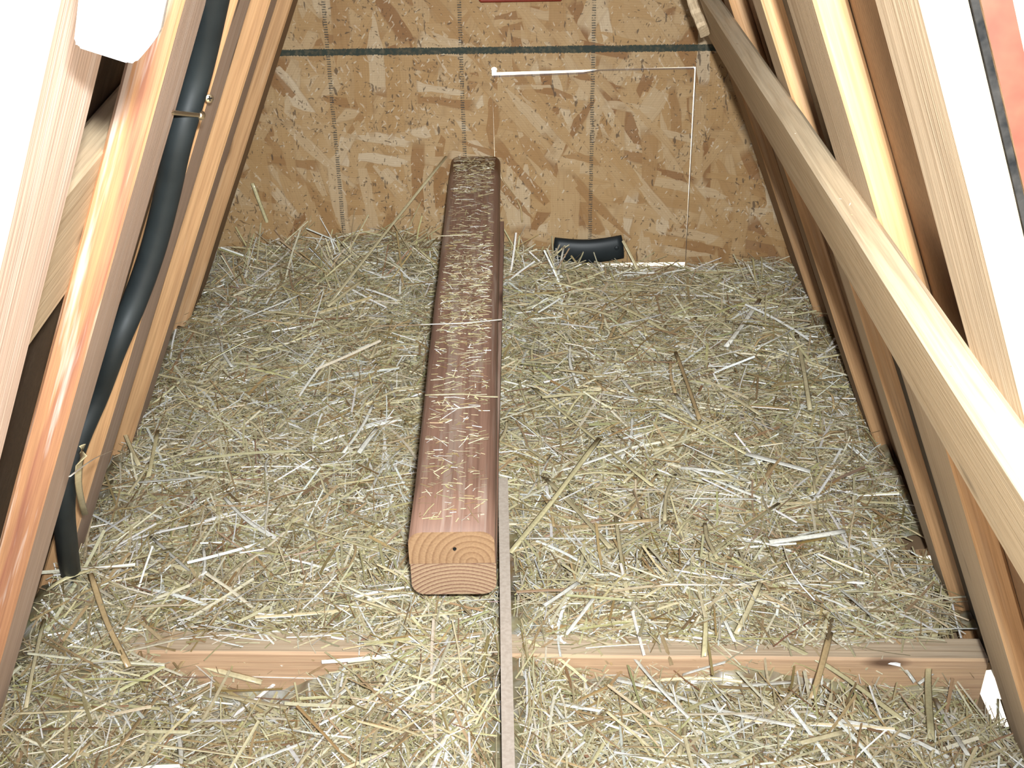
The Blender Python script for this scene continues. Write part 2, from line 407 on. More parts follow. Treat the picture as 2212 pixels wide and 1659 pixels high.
plank('R', 1.93, 2.10, -.028, TP, .021, (M['brown'], M['orange'], M['end']), seed=10)

# unseen ridge cap, added so no sun leaks in between the slopes
bm = bmesh.new()
rz = [(-.075, 1.20), (-.006, 1.375), (.062, 1.20), (.040, 1.20), (-.006, 1.325), (-.055, 1.20)]
ra = [[bm.verts.new((x, y, z + .04)) for x, z in rz] for y in (.50, YB + .012)]
for i in range(6): bm.faces.new((ra[0][i], ra[0][(i + 1) % 6], ra[1][(i + 1) % 6], ra[1][i]))
for k in (0, 1):
    bm.faces.new([ra[k][i] for i in (0, 1, 4, 5)]); bm.faces.new([ra[k][i] for i in (1, 2, 3, 4)])
bmesh.ops.recalc_face_normals(bm, faces=list(bm.faces))
rc = from_bm('sun_block_ridge', bm, (M['red'],)); tag(rc, 'unseen red ridge cap added to keep sun out between the leaning walls', 'roof', kind='structure')

# braces running lengthwise
def brace(side, y0, y1, z_at0, z_at1, Wd, T, off, mats, seed, label):
    """centre line height z_at0 at y0, z_at1 at y1; off = outward offset of the inner face"""
    U, N, X, W = (UL, NL, xl, wl) if side == 'L' else (UR, NR, xr, wr)
    a = Vector((X(z_at0, off), y0, z_at0)); b = Vector((X(z_at1, off), y1, z_at1))
    az = (b - a).normalized(); ay = (N - az * N.dot(az)).normalized(); ax = ay.cross(az)
    me = board_mesh('brace', Wd, T, (b - a).length, 14, .003, .0009, seed)
    o = link('brace', me, mats, W); frame(o, a - ay * (T / 2), ax, ay, az); tag(o, label); return o
brace('R', .30, 2.11, .665, .557, .102, .020, -.020, (M['pale'], M['pale'], M['end']), 21, 'long pale brace board fixed across the planks')
brace('L', .535, YB - .004, .672, .672, .125, .024, .0265, (M['pale'], M['pale'], M['end']), 22, 'pale brace board behind the planks')

# rough sawn cleat high on the end wall
p0, p1 = on_r(1521, 72, -.030), on_r(1469, -64, -.030)
d_ = (p1 - p0); L_ = np.linalg.norm(d_) * 1.6; az = Vector(d_).normalized(); ay = (NR - az * NR.dot(az)).normalized(); ax = ay.cross(az)
me = board_mesh('cleat', .022, .014, L_, 30, .002, .0016, 31)
o = link('cleat', me, (M['brown'], M['pale'], M['pale']), wr); frame(o, Vector(p0), ax, ay, az); tag(o, 'short rough-sawn cleat')
# red painted rail above the flap
a0, a1 = on_y(1035, -1, 2.115), on_y(1215, 1, 2.115)
o = box('rail', (a0[0], 2.10, a0[2] - .002), (a1[0], YB - .0005, a0[2] + .05), (M['red'],), wall, .003); tag(o, 'red painted rail')

# ------------------------------------------------------------------ roost: two boards one on the other
roost = empty('roost', (-.071, 1.026, 0)); RL = Vector((-.071, 1.026, 0))
tag(roost, 'dark reddish double-board roost dusted with straw, ending at the tan wall', 'roost')
zt = ZC - .774
def roost_board(xc, y0, y1, zc, T, mats, seed, yaw=0.0):
    me = board_mesh('board', .089, T, y1 - y0, 16, .0145, .0005, seed, rr=.0145, rs=5)
    o = link('board', me, mats, roost, True)
    az = Vector((math.sin(yaw), math.cos(yaw), 0)); ay = Vector((0, 0, 1)); ax = ay.cross(az)
    frame(o, Vector((xc, y0, zc)), ax, ay, az, None, RL); return o
def half_round(name, T, L, top, seed):
    """2x4 laid flat with the outer pair of corners eased by a large radius, the glued side square"""
    rnd = random.Random(seed); bm = bmesh.new(); hx, hy = .0445, T / 2; r = .0145; s = 1 if top else -1
    prof = [(hx, -hy * s)]
    prof += [(hx - r + r * math.cos(a), s * (hy - r + r * math.sin(a))) for a in np.linspace(0, math.pi / 2, 7)]
    prof += [(-hx + r - r * math.sin(a), s * (hy - r + r * math.cos(a))) for a in np.linspace(0, math.pi / 2, 7)]
    prof += [(-hx, -hy * s)]
    rings = []
    for k in range(13):
        dx = rnd.uniform(-.0006, .0006); rings.append([bm.verts.new((x + dx, y, L * k / 12)) for x, y in prof])
    n = len(prof)
    for k in range(12):
        for j in range(n): bm.faces.new((rings[k][j], rings[k][(j + 1) % n], rings[k + 1][(j + 1) % n], rings[k + 1][j])).smooth = (0 < j < n - 2)
    f = bm.faces.new(rings[0]); f.material_index = 1; f = bm.faces.new(rings[-1]); f.material_index = 1
    bmesh.ops.recalc_face_normals(bm, faces=list(bm.faces))
    me = bpy.data.meshes.new(name); bm.to_mesh(me); bm.free(); return me
for (xc, y1, top, yaw, em) in ((-.071, YB - .001, True, 0, 'end_top'), (-.0705, 1.93, False, .0075, 'end_low')):
    zc = zt - .0205 if top else zt - .0615
    me = half_round('board', .0405, y1 - 1.026, top, 41 + top)
    o = link('board', me, (M['roost'], M[em]), roost)
    az = Vector((math.sin(yaw), math.cos(yaw), 0)); ay = Vector((0, 0, 1)); ax = ay.cross(az)
    frame(o, Vector((xc, 1.026, zc)), ax, ay, az, None, RL)
    tag(o, 'upper stained board with wide end rings' if top else 'lower board with tight end rings')
zb = zt - .082
po = box('post', (-.104, 1.20, 0.0), (-.044, 1.238, zb - .0002), (M['brown'],)); po.parent = roost; po.location = -RL
po = box('post', (-.104, 1.86, 0.0), (-.044, 1.898, zb - .0002), (M['brown'],)); po.parent = roost; po.location = -RL
# little dark nail hole in the end grain
bm = bmesh.new(); bmesh.ops.create_cone(bm, segments=10, radius1=.0022, radius2=.0016, depth=.002, cap_ends=True)
nl = from_bm('nail', bm, (M['tar'],), roost); nl.rotation_euler = (math.pi / 2, 0, 0); nl.location = Vector(on_y(982, 1186, 1.0255)) - RL

# ------------------------------------------------------------------ cross joist and hardboard strip
jt = .072
jb = board_mesh('cross_board', .036, jt, 1.03, 12, .0025, .0008, 51)
jo = link('cross_board', jb, (M['tan'], M['joist'], M['end']))
az = Vector((1, -.012, -.020)).normalized(); ay = Vector((0, 0, 1)); ay = (ay - az * ay.dot(az)).normalized(); ax = ay.cross(az)
frame(jo, Vector((-.52, 1.056, .092 - jt / 2)), ax, ay, az)
# faces: swap so that the tall sides show orange
tag(jo, 'orange-tan wooden board on edge across the floor, half buried in straw', 'board')

hb = bmesh.new()
ztop = ZC - .889
prof = [(.52, .004), (1.010, .004), (1.010, .096), (1.088, .096), (1.088, .004), (1.288, .004), (1.288, ztop), (.52, ztop)]
cl = lambda y: -.0143 - (y - .82) * .0135
fr_ = [hb.verts.new((cl(y) - .0060, y, z)) for y, z in prof]; bk_ = [hb.verts.new((cl(y) + .0060, y, z)) for y, z in prof]
hb.faces.new(fr_).material_index = 1; hb.faces.new(list(reversed(bk_))).material_index = 1
for i in range(len(prof)):
    j = (i + 1) % len(prof); hb.faces.new((fr_[i], bk_[i], bk_[j], fr_[j]))
bmesh.ops.recalc_face_normals(hb, faces=list(hb.faces))
hbo = from_bm('hardboard_strip', hb, (M['hard'], M['hardface']))
tag(hbo, 'thin grey-brown hardboard strip standing on edge beside the roost end', 'panel')

# ------------------------------------------------------------------ black hose, dark gap strip, screws, white tab
def smooth_path(P, n=6):
    P = [np.array(p) for p in P]; P = [2 * P[0] - P[1]] + P + [2 * P[-1] - P[-2]]; out = []
    for i in range(1, len(P) - 2):
        for k in range(n):
            t = k / n; a, b, c, d = P[i - 1:i + 3]
            out.append(.5 * (2 * b + (c - a) * t + (2 * a - 5 * b + 4 * c - d) * t * t + (3 * b - a - 3 * c + d) * t ** 3))
    out.append(P[-2]); return out
hose_px = [((496, -160), -.004), ((463, 0), -.004), ((430, 150), -.004), ((387, 300), -.005), ((361, 420), -.006), ((330, 540), -.006), ((291, 650), -.004), ((246, 755), .0), ((211, 850), .006), ((161, 970), .010), ((138, 1080), .006), ((145, 1180), -.004), ((154, 1250), -.010), ((160, 1330), -.012)]
hpts = smooth_path([on_l(*p, o) for p, o in hose_px])
hose = tube_mesh('rubber_hose', hpts, [.0113] * len(hpts), 16, 1.0, (0, 1, 0), (M['rubber'],))
tag(hose, 'thick black rubber hose running down between two planks, bending at the bottom', 'hose')
bm = bmesh.new(); rv = []  # flat black strip stands in for the dark gap between two planks
for z in np.linspace(-.02, 1.15, 24):
    e0, e1 = .952 + .003 * math.sin(z * 40), 1.132 + .002 * math.sin(z * 31)
    rv.append([bm.verts.new((xr(z, o_), y_, z)) for y_, o_ in ((e0, .0168), (e1, .0168), (e1, .0205), (e0, .0205))])
for i in range(len(rv) - 1):
    for k in range(4): bm.faces.new((rv[i][k], rv[i][(k + 1) % 4], rv[i + 1][(k + 1) % 4], rv[i + 1][k]))
bm.faces.new(rv[0]); bm.faces.new(rv[-1]); bmesh.ops.recalc_face_normals(bm, faces=list(bm.faces))
gap_strip = from_bm('dark_gap_strip', bm, (M['rubber'],))
tag(gap_strip, 'black strip standing in for the dark gap between planks behind the long brace', 'strip')

def screw(head, direction, L, label, shaft=True):
    d = Vector(direction).normalized(); e = empty('screw', head); tag(e, label, 'screw')
    up = Vector((0, 0, 1)) if abs(d.z) < .9 else Vector((1, 0, 0)); a = (up - d * up.dot(d)).normalized(); b = d.cross(a)
    bm = bmesh.new(); rings = []; prof = [(0, .0008), (.0040, .0), (.0042, .0006), (.0022, .0030), (.0020, .0034)]
    for r, s in prof: rings.append([bm.verts.new(d * s + a * r * math.cos(2 * math.pi * k / 16) + b * r * math.sin(2 * math.pi * k / 16)) for k in range(16)] if r else [bm.verts.new(d * s)])
    for k in range(16): bm.faces.new((rings[0][0], rings[1][k], rings[1][(k + 1) % 16]))
    for i in range(1, 4):
        for k in range(16): bm.faces.new((rings[i][k], rings[i][(k + 1) % 16], rings[i + 1][(k + 1) % 16], rings[i + 1][k]))
    bm.faces.new(rings[4]); bmesh.ops.recalc_face_normals(bm, faces=list(bm.faces))
    from_bm('head', bm, (M['screw'],), e, True)
    bm = bmesh.new()          # cross recess
    for q1, q2 in ((a, b), (b, a)):
        vs = [bm.verts.new(-d * .0002 + q1 * sx * .0024 + q2 * sy * .0006) for sx, sy in ((-1, -1), (1, -1), (1, 1), (-1, 1))]
        ws = [bm.verts.new(v.co + d * .0007) for v in vs]
        bm.faces.new(vs); bm.faces.new(list(reversed(ws)))
        for i in range(4): bm.faces.new((vs[i], ws[i], ws[(i + 1) % 4], vs[(i + 1) % 4]))
    from_bm('cross_recess', bm, (M['tar'],), e)
    if shaft:
        bm = bmesh.new(); n = int(L / .0026); rings = []
        for i in range(n * 2 + 1):
            s = .0034 + (L - .0034) * i / (n * 2); r = (.0019 if i % 2 else .0012) * (1 if i < n * 2 - 3 else .4 + .2 * (n * 2 - i))
            rings.append([bm.verts.new(d * (s + .0013 * k / 10) + a * r * math.cos(2 * math.pi * k / 10) + b * r * math.sin(2 * math.pi * k / 10)) for k in range(10)])
        for i in range(len(rings) - 1):
            for k in range(10): bm.faces.new((rings[i][k], rings[i][(k + 1) % 10], rings[i + 1][(k + 1) % 10], rings[i + 1][k]))
        bmesh.ops.recalc_face_normals(bm, faces=list(bm.faces))
        from_bm('shaft', bm, (M['screw'],), e, True)
    return e
s0, s1 = on_l(372, 243, -.001), on_l(434, 249, -.016)
screw(s1, s0 - s1, float(np.linalg.norm(s0 - s1)), 'brass screw standing out across the black hose, threads showing')
screw(Vector(on_l(453, 213, -.005)), -NL * .5 + YV * .8 + Vector((0, 0, -.25)), .022, 'round brass cross-head screw driven at a slant into a pinkish plank', True)

# white plastic tab hanging in front of the first plank
tabY = .455
tp = [on_y(x, y, tabY) for x, y in ((176, -130), (168, 0), (158, 92), (165, 104), (276, 139), (292, 137), (320, 104), (336, 80), (352, 0), (376, -130))]
bm = bmesh.new(); dv = Vector((0, .012, 0))
f_ = [bm.verts.new(Vector(p)) for p in tp]; b_ = [bm.verts.new(Vector(p) + dv) for p in tp]
bm.faces.new(f_); bm.faces.new(list(reversed(b_)))
for i in range(len(tp)): j = (i + 1) % len(tp); bm.faces.new((f_[i], b_[i], b_[j], f_[j]))
bmesh.ops.recalc_face_normals(bm, faces=list(bm.faces))
bmesh.ops.bevel(bm, geom=list(bm.edges), offset=.0022, segments=3, affect='EDGES', clamp_overlap=True)
tab = from_bm('plastic_tab', bm, (M['plastic'],), None, True)
tag(tab, 'white plastic tab with a cut-off corner hanging before the planks', 'tab')

# ------------------------------------------------------------------ straw bedding
rng = np.random.default_rng(7)
def G(x, y, cx, cy, sx, sy): return np.exp(-((x - cx) / sx) ** 2 - ((y - cy) / sy) ** 2)
_ph = rng.uniform(0, 6.28, (8, 2)); _fr = rng.normal(0, 1, (8, 2)) * np.array([[9, 9]] * 4 + [[22, 22]] * 4)
def straw_z(x, y):
    x = np.asarray(x, float); y = np.asarray(y, float)
    z = .060 + 0 * x
    for i in range(8): z = z + (.0065 if i < 4 else .003) * np.sin(_fr[i, 0] * x + _fr[i, 1] * y + _ph[i, 0])
    z += .040 * G(x, y, -.30, 2.10, .22, .16) - .020 * G(x, y, .32, 2.12, .20, .20) + .02 * G(x, y, .0, 2.05, .06, .2) - .016 * G(x, y, .14, 2.09, .08, .08) - .022 * G(x, y, .25, 2.12, .07, .03)
    z += .034 * G(x, y, -.3, 1.115, .5, .05) + .026 * G(x, y, .3, 1.115, .3, .05) + .03 * G(x, y, -.52, 1.13, .05, .07)
    z += .038 * G(x, y, -.06, 1.0, .12, .09) + .035 * G(x, y, -.48, 1.0, .09, .10)
    z -= .026 * G(x, y, -.27, 1.0, .10, .035) + .034 * G(x, y, .30, .995, .22, .035)
    z += .012 * G(x, y, 0, .85, .5, .08)
    z -= .022 * np.clip((x - .44) / .06, 0, 1)
    return np.clip(z, .018, None)
PAL = np.array([(.53, .465, .285), (.45, .395, .235), (.61, .555, .405), (.35, .25, .13), (.25, .165, .08), (.74, .73, .67), (.41, .375, .19), (.48, .39, .23)])  # near-white tone: whitish straw, with glints put into its colour
PW = np.array([.18, .15, .16, .14, .09, .13, .09, .08])
def ribbons(P, yaw, pitch, Ln, Wd, bend, roll, col, nseg, across, arch):
    """many bent straw strips at once; returns vertex, quad and colour arrays"""
    n = len(P); t = np.linspace(-.5, .5, nseg + 1)
    cy, sy, cp, sp = np.cos(yaw), np.sin(yaw), np.cos(pitch), np.sin(pitch)
    T = np.stack([cy * cp, sy * cp, sp], 1); S = np.stack([-sy, cy, 0 * cy], 1); N = np.cross(T, S)
    S2 = S * np.cos(roll)[:, None] + N * np.sin(roll)[:, None]; N2 = np.cross(T, S2)
    ctr = P[:, None, :] + T[:, None, :] * (t[None, :, None] * Ln[:, None, None]) + (S * bend[:, None] * .8 + N * -np.abs(bend)[:, None] * .25)[:, None, :] * ((t ** 2 - .08)[None, :, None] * Ln[:, None, None])
    c = np.linspace(-.5, .5, across)
    V = ctr[:, :, None, :] + S2[:, None, None, :] * (c[None, None, :, None] * Wd[:, None, None, None]) \
        - N2[:, None, None, :] * ((c ** 2)[None, None, :, None] * (arch * Wd)[:, None, None, None] * 4)
    nv = (nseg + 1) * across
    idx = np.arange(nv).reshape(nseg + 1, across)
    q = np.stack([idx[:-1, :-1], idx[:-1, 1:], idx[1:, 1:], idx[1:, :-1]], -1).reshape(-1, 4)
    Q = (q[None] + (np.arange(n) * nv)[:, None, None]).reshape(-1, 4)
    C = np.repeat(np.concatenate([col, np.ones((n, 1))], 1), nv, axis=0)
    return V.reshape(-1, 3), Q, C
def quads_mesh(name, parts):
    off = 0; Vs, Qs, Cs = [], [], []
    for V, Q, C in parts: Vs.append(V); Qs.append(Q + off); Cs.append(C); off += len(V)
    V = np.concatenate(Vs).astype(np.float32); Q = np.concatenate(Qs).astype(np.int32); C = np.concatenate(Cs).astype(np.float32)
    me = bpy.data.meshes.new(name); me.vertices.add(len(V)); me.vertices.foreach_set('co', V.ravel())
    me.loops.add(len(Q) * 4); me.loops.foreach_set('vertex_index', Q.ravel())
    me.polygons.add(len(Q)); me.polygons.foreach_set('loop_start', np.arange(0, len(Q) * 4, 4, dtype=np.int32))
    try: me.polygons.foreach_set('loop_total', np.full(len(Q), 4, dtype=np.int32))
    except Exception: pass
    me.polygons.foreach_set('use_smooth', np.ones(len(Q), dtype=bool))
    me.update(calc_edges=True)
    a = me.color_attributes.new('Col', 'FLOAT_COLOR', 'POINT'); a.data.foreach_set('color', C.ravel())
    return me
def pick(n):
    c = PAL[rng.choice(len(PAL), n, p=PW / PW.sum())]; return np.clip(c * rng.uniform(.78, 1.18, (n, 1)) + rng.normal(0, .012, (n, 3)), .02, .9)
YF = .62
def scatter(n, lmean, lsig, wlo, whi, lift, psig, nseg, across, lmin, lmax):
    y = rng.uniform(YF, YB - .006, n); x = rng.uniform(-.58, .53, n)
    Ln = np.clip(rng.lognormal(math.log(lmean), lsig, n), lmin, lmax); yaw = rng.uniform(0, math.pi, n)
    Wd = rng.uniform(wlo, whi, n) * np.clip(Ln / lmean, .6, 1.4) ** .4
    z = straw_z(x, y) + rng.uniform(lift[0], lift[1], n) + np.abs(rng.normal(0, lift[2], n))
    pit = rng.normal(0, psig, n)
    # keep inside the walls and off the hardboard
    hx = np.abs(np.cos(yaw)) * Ln / 2; hy = np.abs(np.sin(yaw)) * Ln / 2
    ok = (x - hx * .7 > xl(z) - .010) & (x + hx * .7 < np.minimum(xr(z) + .006, .530)) & (y + hy < YB - .002)
    ok &= ~((np.abs(x - (-.0165)) < .007 + hx * .9) & (y - hy < 1.29))
    # slots along the floor edge stay open
    ok &= ~((x + hx > .497) & (((y > .98) & (y < 1.10)) | ((y > 1.25) & (y < 1.315))))
    ok &= ~((np.abs(y - 1.030) < .012 + hy * .6) & (z < .105) & (((x > -.36) & (x < -.19)) | (x > .05)) & (rng.random(n) < np.where((x > .05) & (x < .23), .6, .84)))
    i = np.nonzero(ok)[0]
    return ribbons(np.stack([x, y, z], 1)[i], yaw[i], pit[i], Ln[i], Wd[i], rng.normal(0, .13, len(i)), rng.normal(0, .5, len(i)), pick(len(i)), nseg, across, rng.uniform(.05, .35, len(i)))
# matted base under the loose pieces
gx, gy = np.meshgrid(np.linspace(-.60, .535, 115), np.linspace(YF, YB - .001, 151)); gz = straw_z(gx, gy) - .006 + rng.normal(0, .0022, gx.shape)
gxc = np.clip(gx, xl(gz, .02), .545)
gi = np.arange(gx.size).reshape(gx.shape)
bq = np.stack([gi[:-1, :-1], gi[:-1, 1:], gi[1:, 1:], gi[1:, :-1]], -1).reshape(-1, 4)
cen = np.stack([gx, gy], -1)
keep = np.ones(len(bq), bool); qx = gx.ravel()[bq].mean(1); qy = gy.ravel()[bq].mean(1)
keep &= ~((qx > .490) & (((qy > .98) & (qy < 1.10)) | ((qy > 1.25) & (qy < 1.315))))
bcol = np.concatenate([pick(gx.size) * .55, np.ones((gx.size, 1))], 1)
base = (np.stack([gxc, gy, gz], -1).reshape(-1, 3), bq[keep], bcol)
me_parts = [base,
    scatter(52000, .020, .5, .0006, .0014, (-.004, .006, .003), .16, 2, 2, .006, .05),
    scatter(38000, .045, .5, .0008, .0020, (-.003, .009, .004), .15, 3, 3, .015, .10),
    scatter(9000, .075, .45, .0016, .0036, (-.001, .010, .005), .13, 4, 3, .03, .15)]
def tips():
    n = 420; x = np.concatenate([rng.uniform(-.52, -.11, 260), rng.uniform(-.02, .10, 60), rng.uniform(.10, .49, 100)]); Ln = rng.uniform(.04, .12, n)
    pit = rng.uniform(.15, .95, n) * np.where(x > .1, .55, 1); yaw = rng.uniform(-.9, math.pi + .9, n)
    y = np.minimum(rng.uniform(1.96, 2.10, n), YB - .008 - Ln / 2 * np.abs(np.sin(yaw)) * np.cos(pit))
    x = np.clip(x, xl(.1) + Ln / 2, xr(.12) - Ln / 2)
    return ribbons(np.stack([x, y, straw_z(x, y) + Ln * .42 * np.sin(pit)], 1), yaw, pit, Ln, rng.uniform(.0012, .0036, n), rng.normal(0, .1, n), rng.normal(0, .5, n), pick(n), 3, 3, rng.uniform(.05, .3, n))
def over_joist():
    n = 520; x = np.concatenate([rng.uniform(-.46, -.05, 220), rng.uniform(.0, .47, 300)]); Ln = np.clip(rng.lognormal(math.log(.03), .5, n), .01, .09)
    y = rng.normal(1.066, .012, n); zt_ = .0945 - .020 * (x + .52); yaw = np.where(rng.random(n) < .6, rng.normal(0, .5, n), rng.uniform(0, math.pi, n))
    ok = np.abs(x + .018) > .012 + Ln / 2
    return ribbons(np.stack([x, y, zt_ + rng.uniform(.0, .007, n)], 1)[ok], yaw[ok], rng.normal(0, .06, n)[ok], Ln[ok], rng.uniform(.0008, .0028, n)[ok], rng.normal(0, .1, n)[ok], rng.normal(0, .4, n)[ok], pick(n)[ok], 3, 3, rng.uniform(.05, .3, n)[ok])
me = quads_mesh('straw_bedding', me_parts + [tips(), over_joist()])
bed = link('straw_bedding', me, (M['straw'],)); tag(bed, 'thick loose straw bedding covering the coop floor', 'straw', kind='stuff')

# chaff lying on the roost and the brace
def chaff():
    n = 2800; y = np.concatenate([rng.uniform(1.04, 2.12, 1300), rng.normal(1.60, .12, 1000), rng.uniform(1.95, 2.12, 500)]); y = np.clip(y, 1.04, 2.12)
    x = rng.uniform(-.105, -.037, n); Ln = np.clip(rng.lognormal(math.log(.008), .6, n), .002, .04); yaw = rng.normal(0, .38, n)
    yaw = np.where(rng.random(n) < .25, rng.uniform(0, math.pi, n), yaw)
    Wd = rng.uniform(.0006, .0013, n); x = np.clip(x, -.108 + Ln / 2, -.034 - Ln / 2)
    P = np.stack([x, y, zt + rng.uniform(.0006, .003, n)], 1)
    c = pick(n) * 1.25
    a = ribbons(P, yaw, rng.normal(0, .04, n), Ln, Wd, rng.normal(0, .15, n), rng.normal(0, .25, n), c, 2, 2, np.full(n, .1))
    m = 70; yy = rng.uniform(.55, 1.7, m); zz = .665 + (yy - .30) * (.557 - .665) / 1.81 + .0482
    P = np.stack([xr(zz, 0) - .009 + rng.uniform(-.006, .006, m), yy, zz + .0012], 1)
    b = ribbons(P, rng.normal(0, .5, m), rng.normal(.0, .1, m), rng.uniform(.004, .013, m), rng.uniform(.0005, .0010, m), rng.normal(0, .15, m), rng.normal(0, .2, m), pick(m) * 1.15, 2, 2, np.full(m, .1))
    return [a, b]
ch = link('straw_chaff', quads_mesh('straw_chaff', chaff()), (M['straw'],))
tag(ch, 'fine straw chaff scattered along the top of the roost', 'straw', kind='stuff')

# ------------------------------------------------------------------ single straw stalks
CLS = {'w': ((.66, .64, .56), 'pale whitish glossy straw stalk lying loose on the bedding', 'whitish straw stalks'),
       'p': ((.56, .48, .29), 'cream-yellow flattened straw stalk lying loose on the bedding', 'cream straw stalks'),
       'o': ((.58, .51, .29), 'olive-green straw stalk lying loose on the bedding', 'olive straw stalks'),
       'b': ((.46, .33, .17), 'dull brown straw stalk lying loose on the bedding', 'brown straw stalks')}
rs = random.Random(5)
def stalk(pts, wd, cls, label=None, roll=0.0, group=True):
    """C-section stalk along a world polyline; split open along one side, like crushed straw"""
    P = smooth_path(pts, 4) if len(pts) > 2 else [np.array(pts[0]) * (1 - k / 5) + np.array(pts[1]) * k / 5 for k in range(6)]
    base = P[0].copy(); bm = bmesh.new(); rings = []
    k0 = rs.uniform(-.5, .5) * .02; cols = [rs.uniform(.82, 1.12) for _ in range(7)]
    for i, p in enumerate(P):
        f = i / (len(P) - 1); tg = P[min(i + 1, len(P) - 1)] - P[max(i - 1, 0)]; tg /= np.linalg.norm(tg)
        up = np.array([0, 0, 1.0]) if abs(tg[2]) < .9 else np.array([0, -1.0, 0]); s = np.cross(tg, up); s /= np.linalg.norm(s); n = np.cross(s, tg)
        s, n = s * math.cos(roll) + n * math.sin(roll), n * math.cos(roll) - s * math.sin(roll)
        w2 = wd * .5 * (1 + .06 * math.sin(9 * f + k0 * 99)); lp = np.linalg.norm(P[-1] - P[0]) * k0 * (4 * f * (1 - f))
        ring = []
        for a in (-1.0, -.55, 0, .55, 1.0): ring.append(bm.verts.new(p - base + s * (w2 * a + lp) + n * w2 * (.26 * (1 - a * a) + (.07 if abs(a) == .55 else 0)) + (tg * rs.uniform(-.0008, .0008) if i in (0, len(P) - 1) else 0)))
        for a in (.55, -.55): ring.append(bm.verts.new(p - base + s * (w2 * a + lp) - n * w2 * .10))
        rings.append(ring)
    for i in range(len(rings) - 1):
        for k in range(7): bm.faces.new((rings[i][k], rings[i][(k + 1) % 7], rings[i + 1][(k + 1) % 7], rings[i + 1][k]))
    bm.faces.new(rings[0]); bm.faces.new(rings[-1]); bmesh.ops.recalc_face_normals(bm, faces=list(bm.faces))
    o = from_bm('straw_stalk', bm, (M['stalk'],), None, True)
    o.data.polygons[len(o.data.polygons) - 1].use_smooth = False; o.data.polygons[len(o.data.polygons) - 2].use_smooth = False
    at = o.data.color_attributes.new('Col', 'FLOAT_COLOR', 'POINT'); lv = [rs.uniform(.85, 1.1) for _ in rings]
    at.data.foreach_set('color', [q_ for i in range(len(rings)) for k in range(7) for q_ in (cols[k] * lv[i],) * 3 + (1,)]); o.location = base
    c, lab, grp = CLS[cls]; j = rs.uniform(.85, 1.15); o.color = (c[0] * j, c[1] * j, c[2] * j, 1)
    tag(o, label or lab, 'straw', grp if (group and not label) else None); return o
def on_straw(px, py, lift):
    z = .07
    for _ in range(6):
        p = on_z(px, py, z + lift); z = float(straw_z(p[0], p[1]))
    return on_z(px, py, z + lift)
